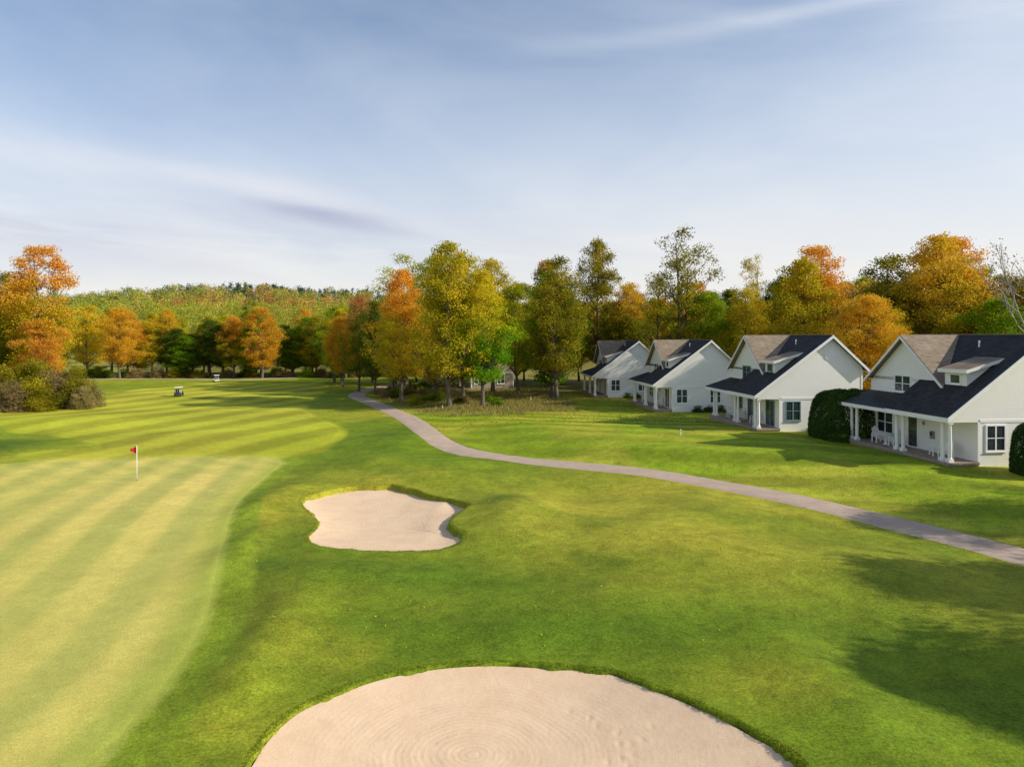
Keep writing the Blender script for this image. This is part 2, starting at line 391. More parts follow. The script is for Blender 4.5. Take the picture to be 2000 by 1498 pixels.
V,Q,X,Y=star(densify(FAIR,4),(-38,90),120,lambda X,Y,t: ground_z(X,Y,False)+.04-.08*S((t-.94)/.06))
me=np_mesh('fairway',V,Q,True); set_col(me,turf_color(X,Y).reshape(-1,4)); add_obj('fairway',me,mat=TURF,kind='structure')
# bunkers
feet=[]
px_,py_=2.3,18.3
for q in range(13):
    a=-1.25+.3*math.sin(q*.8); px_+=.55*math.cos(a); py_+=.42*math.sin(a)
    feet.append((px_*.98-.9+(.09 if q%2 else -.09),py_))
for q in range(8): feet.append((1.2+.30*q,14.9+.28*q+(.08 if q%2 else -.08)))
def sandz(depth,ft,hi=0.0):
    def f(X,Y,t):
        z=ground_z(X,Y,False)-.035-depth*(1-t**2.6)+.04*(vn(X,Y,1.2,41)-.5)*(1-t**4)-hi*np.maximum(S((Y-37.5)/3.5),S((X+4.2)/1.5)*S((Y-31)/2)*.9)*t**2
        for fx,fy in ft:
            r=((X-fx)/.06)**2+((Y-fy)/.12)**2
            z=z-.013*np.exp(-r)
        return z
    return f
V,Q,X,Y=star(densify(BUNK1,5),(.2,15.2),130,sandz(.38,feet))
add_obj('sand_bunker',np_mesh('sand_bunker',V,Q,True),mat=sand_mat('raked_sand',(-.9,16.2)),kind='structure')
V,Q,X,Y=star(densify(BUNK2,4),(-6.4,35.6),80,sandz(.26,[],.22))
add_obj('sand_bunker',np_mesh('sand_bunker',V,Q,True),mat=sand_mat('bunker_sand'),kind='structure')
# paths
def path_sheet(P,w,mat,off=.04):
    P=np.array(P,float); k=len(P); pts=[]
    for i in range(k-1):
        p0,p1,p2,p3=P[max(i-1,0)],P[i],P[i+1],P[min(i+2,k-1)]
        for q in range(16):
            t=q/16; pts.append(0.5*((2*p1)+(-p0+p2)*t+(2*p0-5*p1+4*p2-p3)*t*t+(-p0+3*p1-3*p2+p3)*t**3))
    pts=np.array(pts+[P[-1]]); tg=np.gradient(pts,axis=0); tg/=np.linalg.norm(tg,axis=1)[:,None]
    nr=np.stack([-tg[:,1],tg[:,0]],1)
    o=np.linspace(-w/2,w/2,7)
    wob=.10*(vn(pts[:,0]*3,pts[:,1]*3,1.7,6)-.5)
    XY=pts[:,None]+nr[:,None]*(o[None,:,None]*(1+wob[:,None,None]))
    X=XY[...,0];Y=XY[...,1]; Z=ground_z(X,Y,False)+off; Z[:,0]-=off+.03; Z[:,-1]-=off+.03
    n=len(pts); V=np.stack([X,Y,Z],-1).reshape(-1,3)
    i=np.arange(n-1)[:,None]*7+np.arange(6)[None]
    Q=np.stack([i,i+7,i+8,i+1],-1).reshape(-1,4)
    add_obj('path',np_mesh('path',V,Q,True),mat=mat,kind='structure')
m,nt,out=new_mat('path_asphalt'); k=NT(nt); v=k.coords()
cc=k.ramp(k.noise(v,.8,5,.65),[(.3,(.42,.315,.24)),(.7,(.53,.405,.315))])
cc=k.mix(1.0,cc,k.ramp(k.noise(v,45,3,.7),[(.3,.75),(.7,1.2)]),'MULTIPLY')
principled(k,out,cc,.92,k.bump(k.noise(v,60,3),.4,.02),.1); PM=m
path_sheet(PATH,2.85,PM)
path_sheet([(-130,152),(-105,149),(-86,146),(-70,148),(-59,146),(-45,151),(-36,158)],2.6,PM,.06)
# ------------------------------------------------------------------ houses
WHITE=siding_mat('white_clapboard',(.92,.89,.84),.15)
SHAKE=siding_mat('white_shingle_siding',(.92,.89,.84),.16,True)
TRIM=simple_mat('white_trim',(.90,.88,.85),.45,.03,3,.05)
ROOF=roof_mat('dark_shingles',(.030,.029,.031),(.052,.050,.052))
TANR=roof_mat('weathered_shingles',(.22,.165,.115),(.31,.24,.17))
DECK=simple_mat('porch_deck',(.34,.26,.20),.8,.15,3,.2)
TANW=siding_mat('tan_clapboard',(.36,.30,.24),.15)
METAL=simple_mat('dark_metal_roof',(.03,.032,.036),.4,.1,3,.05,.5)
m,nt,out=new_mat('window_glass'); k=NT(nt); v=k.coords()
cc=k.ramp(k.noise(v,1.2,3),[(.35,(.012,.018,.022)),(.7,(.06,.08,.09))]); principled(k,out,cc,.08,None,.9); GLASS=m
TEAL=simple_mat('grey_green_trim',(.20,.30,.30),.5,.05,3,.05)
GREYP=simple_mat('grey_metal',(.25,.25,.26),.5,.1,5,.05)
def window(par,face,a0,a1,z0,z1,pos,mull=1,trim=TRIM,name='window',rail=True):
    def bx(mb,u0,u1,w0,w1,d0,d1):
        if face=='y': mb.box(u0,u1,pos-d1,pos-d0,w0,w1)
        else: mb.box(pos-d1,pos-d0,u0,u1,w0,w1)
    g=MB(); bx(g,a0,a1,z0,z1,.0,.02); gl=add_obj(name,g.mesh(name),par,GLASS)
    f=MB(); t=.09
    bx(f,a0-t,a0,z0-t,z1+t,.0,.06); bx(f,a1,a1+t,z0-t,z1+t,.0,.06)
    bx(f,a0,a1,z1,z1+t,.0,.06); bx(f,a0,a1,z0-t,z0,.0,.06)
    for q in range(1,mull+1):
        c=a0+(a1-a0)*q/(mull+1); bx(f,c-.045,c+.045,z0,z1,.0,.05)
    if rail:
        zc=(z0+z1)/2; e=[a0]+[a0+(a1-a0)*q/(mull+1) for q in range(1,mull+1)]+[a1]
        for q in range(mull+1):
            bx(f,e[q]+.045*(q>0),e[q+1]-.045*(q<mull),zc-.025,zc+.025,.0,.045)
    add_obj('frame',f.mesh('frame'),gl,trim)
    if name=='window':
        s=MB(); bx(s,a0-.14,a1+.14,z0-t-.05,z0-t,.0,.10); add_obj('sill',s.mesh('sill'),gl,trim)
    return gl
def house(loc,ang,label,siding=WHITE,gable=WHITE,doors=((5.45,6.45,1),),wins=((8.0,9.7),),tr=TRIM,L=11.0):
    H=add_obj('house',None,label=label,category='house',group='row of porch cottages'); H.location=loc; H.rotation_euler=(0,0,math.radians(ang)); H.empty_display_size=1
    kz=.746; U=lambda o:3.15+kz*o; T=lambda o:3.36+kz*o
    zr=U(6.3)
    w=MB(); w.prism([(1.9,-.6),(9,-.6),(9,5.38),(6.3,zr-.02),(0,3.13),(0,2.75),(1.9,2.75)],'y',0,.2)
    add_obj('gable_wall',w.mesh('gable_wall'),H,gable)
    w=MB(); w.prism([(1.9,-.6),(9,-.6),(9,5.38),(6.3,zr-.02),(2.2,4.72),(2.2,3.7),(0,2.98),(0,2.75),(1.9,2.75)],'y',L-.2,L)
    w.box(1.9,2.1,.2,L-.2,-.6,2.95); w.box(8.8,9,.2,L-.2,-.6,5.3)
    w.prism([(3.25,4.86),(5.62,4.86),(5.62,3.72),(10.8,3.72),(10.8,4.86),(7,7.86)],'x',2.2,2.38)
    w.prism([(0.0,3.06),(2.19,3.86),(2.19,4.74)],'y',5.48,5.59)
    add_obj('wall',w.mesh('wall'),H,siding)
    r=MB()
    r.prism([(-.35,U(-.35)),(6.3,zr),(6.3,zr+.21),(-.35,T(-.35))],'y',-.35,5.6)
    r.prism([(2.2,U(2.2)),(6.3,zr),(6.3,zr+.21),(2.2,T(2.2))],'y',5.6,L+.35)
    kr=(zr-5.38)/2.7
    r.prism([(6.3,zr),(9.4,zr-kr*3.1),(9.4,zr-kr*3.1+.21),(6.3,zr+.21)],'y',-.35,L+.35)
    R=add_obj('roof',r.mesh('roof'),H,ROOF)
    c=MB(); A=(1.75,7,zr+.19);B=(6.25,7,zr+.19)
    sv=7-(zr+.19-T(1.75)-.02)/.79
    c.hull([A,(1.75,sv,T(1.75)+.03),B],.12); c.hull([A,B,(1.75,14-sv,T(1.75)+.03)],.12)
    add_obj('cross_gable_roof',c.mesh('cross_gable_roof'),R,TANR)
    rc=MB(); rc.box(6.18,6.42,-.36,L+.36,zr+.17,zr+.235); add_obj('ridge_cap',rc.mesh('ridge_cap'),R,TANR)
    p=MB(); p.prism([(-.35,2.90),(2.2,3.74),(2.2,3.89),(-.35,3.05)],'y',5.62,L+.35)
    for q in range(14):
        y=5.7+q*.42
        if y<L+.3: p.prism([(-.36,3.052),(2.2,3.892),(2.2,3.93),(-.36,3.09)],'y',y,y+.03)
    add_obj('porch_roof',p.mesh('porch_roof'),R,METAL)
    t=MB()
    for y0,y1 in ((-.41,-.35),):
        t.prism([(-.40,U(-.35)-.10),(6.3,zr-.06),(6.3,zr+.19),(-.40,T(-.35)-.03)],'y',y0,y1)
        t.prism([(6.3,zr-.06),(9.45,zr-kr*3.15-.06),(9.45,zr-kr*3.15+.19),(6.3,zr+.19)],'y',y0,y1)
    t.box(-.40,-.353,-.35,5.6,2.78,3.06); t.box(-.40,-.353,5.62,L+.35,2.78,3.02)
    t.box(9.40,9.45,-.35,L+.35,zr-kr*3.1-.05,zr-kr*3.1+.18)
    s0=sv
    t.prism([(s0,T(1.75)-.22),(7,zr-.08),(7,zr+.12),(s0,T(1.75)-.02)],'x',1.69,1.745)
    t.prism([(7,zr-.08),(14-s0,T(1.75)-.22),(14-s0,T(1.75)-.02),(7,zr+.12)],'x',1.69,1.745)
    t.box(1.84,1.98,-.03,-.003,.36,2.74)
    t.box(8.9,9.04,-.03,-.003,-.6,5.2)
    t.box(2.0,8.88,-.035,-.003,2.72,2.9)
    add_obj('trim',t.mesh('trim'),H,TRIM)
    d=MB(); d.box(2.0,2.12,1.05,2.95,4.5,5.78)
    d.prism([(2.12,4.75),(4.35,6.42),(4.35,6.46),(2.12,5.83)],'y',1.05,1.15); d.prism([(2.12,4.75),(4.35,6.42),(4.35,6.46),(2.12,5.83)],'y',2.85,2.95)
    D=add_obj('dormer',d.mesh('dormer'),H,WHITE)
    dr=MB(); dr.prism([(1.72,5.72),(4.75,6.58),(4.75,6.72),(1.72,5.86)],'y',.8,3.2); add_obj('dormer_roof',dr.mesh('dormer_roof'),D,TANR)
    df=MB(); df.box(1.67,1.717,.8,3.2,5.64,5.86); df.prism([(1.72,5.64),(4.4,6.40),(4.4,6.60),(1.72,5.84)],'y',.75,.797); add_obj('dormer_trim',df.mesh('dormer_trim'),D,TRIM)
    window(D,'x',1.6,2.4,5.0,5.5,2.0,0,tr,rail=False)
    q=MB(); q.box(-.12,1.9,-.12,L,.20,.34); q.box(-.06,1.9,-.06,L-.06,-.8,.20); add_obj('porch_deck',q.mesh('porch_deck'),H,DECK)
    b=MB(); b.box(0,.26,.2,L-.2,2.74,2.97); b.box(.26,1.9,.2,L-.2,2.82,2.86); add_obj('porch_beam',b.mesh('porch_beam'),H,TRIM)
    cm=MB(); cm.box(-.16,.16,-.16,.16,.34,.52); cm.lathe(0,0,[(.13,.52),(.14,.57),(.115,.62),(.12,1.3),(.095,2.55),(.13,2.6),(.13,2.64)],12); cm.box(-.15,.15,-.15,.15,2.64,2.74)
    cme=cm.mesh('column')
    for y in (.17,.8,4.45,5.1,9.6,10.25):
        o=add_obj('column',cme,H); o.location=(.16,y,0)
        if not cme.materials: cme.materials.append(TRIM)
    for a,b_,ml in doors:
        window(H,'x',a,b_,.42,2.45,1.9,ml,tr,'door',False)
    for a,b_ in wins: window(H,'x',a,b_,1.0,2.45,1.9,1,tr)
    window(H,'x',6.55,8.15,4.08,5.12,2.2,1,tr)
    window(H,'y',2.45,3.6,1.05,2.5,0.0,1,tr)
    window(H,'y',6.3,7.4,1.05,2.5,0.0,1,tr)
    vm=MB(); vm.lathe(6.1,6.35,[(.36,-.002),(.36,-.05),(.27,-.055),(.27,-.03)],20,'y')
    for z in (-.2,-.1,0,.1,.2): vm.box(6.1-.2,6.1+.2,-.052,-.034,6.35+z-.012,6.35+z+.03)
    add_obj('gable_vent',vm.mesh('gable_vent'),H,TRIM)
    for xx,yy in ((5.2,3.9),(4.9,9.9)):
        add_obj('vent_pipe',MB().lathe(xx,yy,[(.05,6.7),(.05,7.65)],8).mesh('vent_pipe'),R,TRIM)
    lt=MB(); lt.box(1.80,1.9,4.7,4.82,2.0,2.25); add_obj('wall_lamp',lt.mesh('wall_lamp'),H,GREYP)
    return H
HS=[((26.3,43.1,1.0),6.7,'white shingled cottage with columned porch and dark shingle roof',WHITE,SHAKE,((5.4,6.3,0),),((8.0,9.7),),TRIM),
    ((20.2,59.0,.98),4.6,'white clapboard cottage beside a big clipped cedar hedge',WHITE,WHITE,((1.0,2.5,1),(5.4,6.3,0)),((7.7,9.3),),TEAL),
    ((16.0,80.0,.42),4.3,'white clapboard cottage with round gable vent and porch chairs',WHITE,WHITE,((1.0,2.5,1),(5.4,6.3,0)),((7.7,9.3),),TRIM),
    ((11.6,101,.18),3.0,'white cottage half hidden behind autumn trees',WHITE,WHITE,((1.0,2.5,1),(5.4,6.3,0)),((7.7,9.3),),TRIM),
    ((-8.5,117,.0),14,'tan clapboard cottage among dense trees',TANW,TANW,((1.0,2.5,1),(5.4,6.3,0)),((7.7,9.3),),TRIM)]
HO=[house(l,a,lab,sd,gb,d,w,t) for l,a,lab,sd,gb,d,w,t in HS]
def chair_mesh():
    seat=MB().box(-.27,.27,-.26,.26,.40,.44)
    back=MB()
    for q in range(5): 
        x=-.25+q*.105; back.prism([(.24,.44),(.40,1.0+.06*(2-abs(q-2))),(.43,1.0+.06*(2-abs(q-2))),(.27,.44)],'x',x,x+.08)
    arm=MB(); arm.box(-.36,-.27,-.3,.32,.62,.65); arm.box(.27,.36,-.3,.32,.62,.65)
    leg=MB(); leg.box(-.03,.03,-.03,.03,0,.62)
    return seat.mesh('seat'),back.mesh('backrest'),arm.mesh('armrest'),leg.mesh('leg')
cs=chair_mesh()
for m_ in cs: m_.materials.append(TRIM)
def to_world(H,lx,ly,lz):
    a=H.rotation_euler[2]; x,y,z=H.location
    return (x+lx*math.cos(a)-ly*math.sin(a),y+lx*math.sin(a)+ly*math.cos(a),z+lz)
def chair(H,lx,ly,rot):
    e=add_obj('porch_chair',None,label='white slatted armchair on a cottage porch',category='chair',group='white porch furniture')
    e.location=to_world(H,lx,ly,.345); e.rotation_euler=(0,0,H.rotation_euler[2]+math.radians(rot))
    for m_,n in zip(cs[:3],('seat','backrest','armrest')): add_obj(n,m_,e)
    for x,y in ((-.32,-.25),(.32,-.25),(-.32,.25),(.32,.25)):
        o=add_obj('leg',cs[3],e); o.location=(x,y,0)
tt=MB().lathe(0,0,[(.42,.69),(.45,.70),(.45,.73),(.43,.74)],20).mesh('table_top'); tt.materials.append(TRIM)
tl=MB().lathe(0,0,[(.22,0),(.2,.04),(.05,.08),(.045,.69)],12).mesh('pedestal'); tl.materials.append(TRIM)
def table(H,lx,ly):
    e=add_obj('porch_table',None,label='round white pedestal table on a cottage porch',category='table',group='white porch furniture'); e.location=to_world(H,lx,ly,.345)
    add_obj('table_top',tt,e); add_obj('pedestal',tl,e)
for H,ysx in ((HO[0],7.3),(HO[1],7.0),(HO[2],7.2)):
    table(H,.9,ysx); chair(H,.95,ysx-.95,180); chair(H,.95,ysx+.95,0); chair(H,1.45,ysx+.1,-90)
chair(HO[0],.95,1.5,-70); chair(HO[0],1.0,2.5,-110); chair(HO[1],1.2,3.4,-90); chair(HO[2],1.2,3.2,-90)
g=add_obj('electric_meter',None,label='grey meter box on the white porch wall',category='meter box'); g.location=to_world(HO[0],1.9,3.9,1.45); g.rotation_euler=HO[0].rotation_euler
add_obj('box',MB().box(-.13,-.005,-.16,.16,-.25,.25).mesh('box'),g,GREYP)
add_obj('dial',MB().lathe(0,.08,[(.11,-.135),(.11,-.19),(.08,-.20)],14,'x').mesh('dial'),g,GLASS)
# ------------------------------------------------------------------ trees
BARK=simple_mat('bark',(.14,.11,.08),.9,.3,4,.5)
PALEB=simple_mat('pale_bark',(.30,.26,.23),.9,.25,4,.4)
def quads(P,size,rng,asp=.65,flat=.0):
    n=len(P); a=rng.normal(size=(n,3)); a[:,2]*=(1-flat); a/=np.linalg.norm(a,axis=1)[:,None]
    b=rng.normal(size=(n,3)); b-=a*(a*b).sum(1)[:,None]; b/=np.linalg.norm(b,axis=1)[:,None]
    s=size*rng.uniform(.6,1.3,(n,1)); A=a*s*.5; B=b*s*.5*asp
    V=np.stack([P-A,P-B+A*.1,P+A,P+B+A*.1],1).reshape(-1,3)
    return V,np.arange(4*n).reshape(-1,4)
def tree_template(seed,kind='oval',H=20.,R=4.6,base=.2,ncl=185,lpc=145,leaf=.235,clr=.95):
    rng=np.random.RandomState(seed); r=random.Random(seed)
    ph=rng.uniform(0,6.28,4)
    def prof(t):
        if kind=='cone': return np.clip(1-t,0,1)**.8*.95+.05
        if kind=='tall': return np.sin(np.pi*np.clip(t,.0,1)**.75)**.55
        if kind=='round': return np.sqrt(np.clip(1-(2*t-1)**2,0,1))
        return np.clip(np.sin(np.pi*(t*.88+.1)**.85),0,1)**.6
    t=rng.uniform(0,1,ncl)**(.95); a=rng.uniform(0,6.283,ncl)
    lob=1+.20*np.sin(2*a+ph[0]+5*t)+.15*np.sin(3*a+ph[1]-7*t)+.12*np.sin(11*t+ph[2])
    u=rng.uniform(.0,1,ncl)**.45
    rad=R*prof(t)*lob*u*.92
    bz=base*H; z=bz+(H-bz-clr*.5)*t
    Cc=np.stack([rad*np.cos(a),rad*np.sin(a),z],1)
    cr=clr*rng.uniform(.5,1.4,ncl)*(.7+.4*prof(t))
    mb=MB(); n=9; tx=rng.normal(0,.25,n).cumsum()*.5; ty=rng.normal(0,.25,n).cumsum()*.5; tx-=tx[0]; ty-=ty[0]
    zs=np.linspace(0,H*.9,n); r0=H*.0135
    rr=[r0*(1.35 if q==0 else 1)*(1-.9*(q/(n-1)))+.02 for q in range(n)]
    mb.tube([(tx[q],ty[q],zs[q]-(.3 if q==0 else 0)) for q in range(n)],rr,8)
    order=rng.permutation(ncl)[:60]
    for q in order:
        c=Cc[q]; z0=max(base*H*.75,c[2]-np.hypot(c[0],c[1])*r.uniform(.7,1.2)-.5)
        z0=min(z0,H*.86); x0=np.interp(z0,zs,tx); y0=np.interp(z0,zs,ty)
        p0=np.array([x0,y0,z0]); mid=(p0+c)/2+rng.normal(0,.25,3)+np.array([0,0,-.15*np.linalg.norm(c-p0)*.3])
        rb=np.interp(z0,zs,rr)*.5
        mb.tube([p0,mid,c],[rb,rb*.6,.02],5)
    trunk=mb.mesh('trunk',True,False)
    cid=np.repeat(np.arange(ncl),(lpc*(cr/cr.mean())**2).astype(int)+4)
    d=rng.normal(size=(len(cid),3)); d/=np.linalg.norm(d,axis=1)[:,None]
    P=Cc[cid]+d*(cr[cid]*rng.uniform(.1,1.5,len(cid))**.7)[:,None]*np.array([1,1,.68])
    V,Q=quads(P,leaf,rng)
    return trunk,np_mesh('crown',V,Q)
def bare_template(seed,H=20,R=4.5):
    rng=np.random.RandomState(seed); mb=MB(); tips=[]
    def grow(p,d,l,r,dep):
        p=np.array(p); q=p+d*l*.5+rng.normal(0,.04*l,3); e=p+d*l+rng.normal(0,.06*l,3)
        mb.tube([tuple(p),tuple(q),tuple(e)],[r,r*.82,r*.62],5 if dep<3 else 4)
        if dep>=5: tips.append(e); return
        for k_ in range(3 if dep<4 else 4):
            nd=d+rng.normal(0,.42,3); nd[2]+=.18; nd/=np.linalg.norm(nd); grow(q if k_==2 else e,nd,l*.68,r*.58,dep+1)
    grow((0,0,-.2),np.array([0,0,1.]),H*.30,H*.012,0)
    tk=mb.mesh('trunk',True,False)
    T_=np.array(tips); cid=rng.randint(0,len(T_),900); P=T_[cid]+rng.normal(0,.3,(900,3))
    V,Q=quads(P,.2,rng); return tk,np_mesh('crown',V,Q)
TPL={'oval':[tree_template(1,'oval'),tree_template(2,'oval',ncl=195),tree_template(3,'oval',base=.14)],
     'round':[tree_template(4,'round',R=5.4,ncl=215),tree_template(5,'round',R=5.4,base=.16,ncl=225)],
     'tall':[tree_template(6,'tall',R=3.8),tree_template(7,'tall',R=3.8,base=.12)],
     'sparse':[tree_template(8,'oval',ncl=95,lpc=85,clr=.85,base=.24,leaf=.22),tree_template(9,'oval',ncl=90,lpc=85,clr=.8,base=.28,leaf=.22)],
     'bare':[bare_template(12),bare_template(13)]}
TR={'oval':4.6,'round':5.4,'tall':3.8,'sparse':4.6,'bare':5.5}
for lst in TPL.values():
    for tk,cr_ in lst: tk.materials.append(None); cr_.materials.append(None)
LM={'orange':leaf_mat('orange_leaves',(.44,.23,.02),(.72,.39,.03),(.78,.52,.04)),
    'redorange':leaf_mat('red_orange_leaves',(.42,.15,.03),(.70,.30,.04),(.74,.44,.05)),
    'yellow':leaf_mat('yellow_leaves',(.34,.32,.018),(.62,.48,.025),(.80,.57,.035)),
    'yelgreen':leaf_mat('yellow_green_leaves',(.22,.27,.012),(.44,.42,.018),(.66,.52,.022)),
    'green':leaf_mat('green_leaves',(.09,.19,.010),(.20,.33,.014),(.38,.43,.018)),
    'dark':leaf_mat('dark_green_leaves',(.05,.09,.012),(.085,.14,.015),(.20,.21,.018)),
    'olive':leaf_mat('olive_leaves',(.13,.14,.012),(.30,.26,.018),(.50,.38,.025)),
    'olivetop':leaf_mat('olive_orange_leaves',(.12,.15,.010),(.29,.27,.016),(.50,.38,.022),(.68,.44,.03),.62),
    'greentop':leaf_mat('green_yellow_top_leaves',(.10,.27,.010),(.21,.41,.014),(.35,.47,.018),(.68,.54,.025),.60),
    'yeltop':leaf_mat('yellow_orange_top_leaves',(.38,.33,.015),(.60,.46,.022),(.72,.48,.025),(.78,.39,.04),.60),
    'redtop':leaf_mat('green_red_top_leaves',(.11,.15,.012),(.20,.22,.014),(.34,.30,.015),(.56,.26,.09),.76),
    'brown':leaf_mat('brown_leaves',(.26,.19,.08),(.36,.27,.11),(.44,.33,.13)),
    'pale':leaf_mat('pale_green_leaves',(.28,.34,.04),(.46,.48,.06),(.58,.54,.08)),
    'pink':leaf_mat('pinkish_shrub_leaves',(.26,.23,.06),(.38,.31,.11),(.50,.39,.18))}
CN={'orange':'orange','redorange':'red-orange','yellow':'golden yellow','yelgreen':'yellow-green','green':'bright green','dark':'dark green','olive':'olive','olivetop':'olive-orange','greentop':'green-yellow','yeltop':'yellow-orange','redtop':'green-red','brown':'brown','pale':'pale green','pink':'pinkish'}
WHERE={'row':'beside the cart path','back':'behind the white cottages','edge':'at the wood edge','lawn':'on the cottage lawn','left':'beyond the fairway shrubs'}
trn=[0]
def tree(x,y,H,R,kind,mat,where='back',var=None,bark=None):
    rr=random.Random(trn[0]*7+3); trn[0]+=1
    lst=TPL[kind]; tk,cr_=lst[(var if var is not None else rr.randrange(len(lst)))%len(lst)]
    desc={'bare':'bare','sparse':'thin-crowned','tall':'slender','round':'broad','oval':'full-crowned'}[kind]
    e=add_obj('tree',None,label=f'{desc} tree with {CN[mat]} foliage {WHERE[where]}',category='tree',group='autumn trees '+WHERE[where])
    e.location=(x,y,gz(x,y)-.05); e.scale=(R/TR[kind],R/TR[kind],H/20.); e.rotation_euler=(0,0,rr.uniform(0,6.28))
    for n_,d_,m_ in (('trunk',tk,bark or BARK),('crown',cr_,LM[mat])):
        o=add_obj(n_,d_,e); o.material_slots[0].link='OBJECT'; o.material_slots[0].material=m_
    return e
# row beside the path
tree(-15,97,18,4.0,'oval','yeltop','row',0)
tree(-7.6,87,20.3,4.6,'oval','yellow','row',0)
tree(-6.2,91,19,4.2,'oval','yelgreen','row',2)
tree(-3.6,88,16.8,3.9,'oval','greentop','row',1)
tree(6.1,97,19.6,4.3,'oval','olive','row',1)
tree(5.6,101,18,4.2,'tall','green','row',1)
tree(-18,121,23,6.2,'sparse','pale','row',0)
tree(-13,118,22,5,'oval','pale','row',0)
tree(-3,112,21,4.8,'oval','yellow','row',1)
tree(1,108,17,4.5,'round','yelgreen','row',0)
tree(6,126,22.5,4.5,'oval','redtop','row',2)
tree(-11,104,14,3.5,'oval','yellow','row',2)
tree(-24.6,115,15.6,3.2,'oval','redtop','row',0)
tree(-21.3,111,14.5,3,'oval','dark','row',1)
tree(-29.5,125,12.5,3,'round','orange','row',0)
tree(-17.5,105,13,2.6,'tall','yelgreen','row',0)
# behind the cottages
tree(15,125,26,4.4,'oval','olive','back',0)
tree(20,121,17,4.5,'round','redtop','back',1)
tree(24.6,104,24.8,5.4,'sparse','olive','back',0)
tree(25.4,105,21,4.6,'sparse','yelgreen','back',1)
tree(22.0,108,18,4.2,'sparse','yelgreen','back',1)
tree(28.5,104,15.5,4,'round','green','back',0)
tree(37,109,21.5,3.4,'sparse','yellow','back',1)
tree(33,100,15.5,4.2,'oval','yellow','back',1)
tree(39.5,93,20.8,5.2,'oval','yeltop','back',2)
tree(36.5,90,18.5,4.6,'oval','yellow','back',0)
tree(35.2,71,12.6,3.7,'round','orange','back',0)
tree(38.5,74,11.5,3.4,'round','yellow','back',1)
tree(44,88,20.5,4.5,'bare','brown','back',0)
tree(43.5,82,18,4.8,'oval','olive','back',1)
tree(45.0,76,19.3,5.0,'oval','olivetop','back',0)
tree(49.8,81,20.2,5.4,'oval','yeltop','back',2)
tree(48.4,66,20.4,5.2,'bare','brown','back',1,PALEB)
tree(53,76,15,5,'oval','olive','back',1)
tree(48,70,12,4.4,'round','green','back',1)
tree(58,74,17,5,'oval','orange','back',0)
rr=random.Random(5)
mats=['yelgreen','green','olivetop','yellow','green','orange','yeltop','dark','olive','yellow','olive']
for q in range(32):
    y=rr.uniform(108,146); x=8+ (q/31)*92+rr.uniform(-3,3)
    tree(x,y,rr.uniform(14.5,18.5)*(.8+.2*y/110),rr.uniform(4.0,5.0),rr.choice(['oval','round','oval','tall']),rr.choice(mats),'back')
for q in range(9):
    tree(45+q*4.2+rr.uniform(-2,2),rr.uniform(84,100)-q*1.0,rr.uniform(15,18),rr.uniform(4,5),rr.choice(['oval','round']),rr.choice(mats),'back')
# trees on the lawn (their shadows reach the rough)
tree(36.0,21.3,12.8,4.4,'round','olive','lawn',0); tree(40.0,21.0,13.5,4.6,'round','green','lawn',1)
tree(31.6,14.8,12.6,4.4,'round','yellow','lawn',1); tree(34.6,13.8,13.2,4.4,'round','yelgreen','lawn',0); tree(38.2,15.4,13,4.4,'round','yelgreen','lawn',1)
tree(39.0,30.2,12.0,3.4,'round','orange','lawn',0); tree(42.5,30.6,12.5,3.6,'round','olive','lawn',1)
# left edge
tree(-72.7,110,22.8,5.4,'oval','yeltop','left',2)
tree(-70.5,107,11,4.2,'round','redorange','left',0)
tree(-83,117,19.5,5.2,'oval','olive','left',1); tree(-78.5,113,18,4.8,'oval','olivetop','left',2); tree(-92,118,20,5.4,'oval','olivetop','left',0)
tree(-81,148,14.8,4.7,'round','orange','edge',0,)
tree(-91,154,15.5,4.6,'oval','yellow','edge',1)
tree(-52.3,150,15.2,4.2,'oval','orange','edge',2); tree(-59,152,13.2,3.3,'oval','yeltop','edge',0)
tree(-76,158,15,3.5,'oval','olivetop','edge',0)
for x,h in ((-73,12),(-70,11),(-66,12.5),(-62,13),(-56,11),(-45,14.5),(-42,13.5),(-39,14),(-48,12),(-35,15)):
    tree(x,153+rr.uniform(-2,4),h*rr.uniform(.8,1.0),rr.uniform(3.0,4.0),rr.choice(['oval','oval','tall']),rr.choice(['dark','dark','olive','green','dark']),'edge')
for q in range(36):
    x=-118+q*2.95+rr.uniform(-1.5,1.5); 
    if -104<x<-96: continue
    tree(x,rr.uniform(156,174),rr.uniform(9,15.5),rr.uniform(2.8,4.2),rr.choice(['oval','tall','oval','tall']),rr.choice(['olive','yelgreen','olive','green','yellow','dark','yelgreen','olive','yeltop','dark']),'edge')
for q in range(10):
    tree(-34+q*4.0+rr.uniform(-1,1),rr.uniform(128,150),rr.uniform(13,16.5),rr.uniform(3.4,4.4),rr.choice(['oval','round']),rr.choice(['green','olive','dark','olivetop','redtop','yellow']),'row')
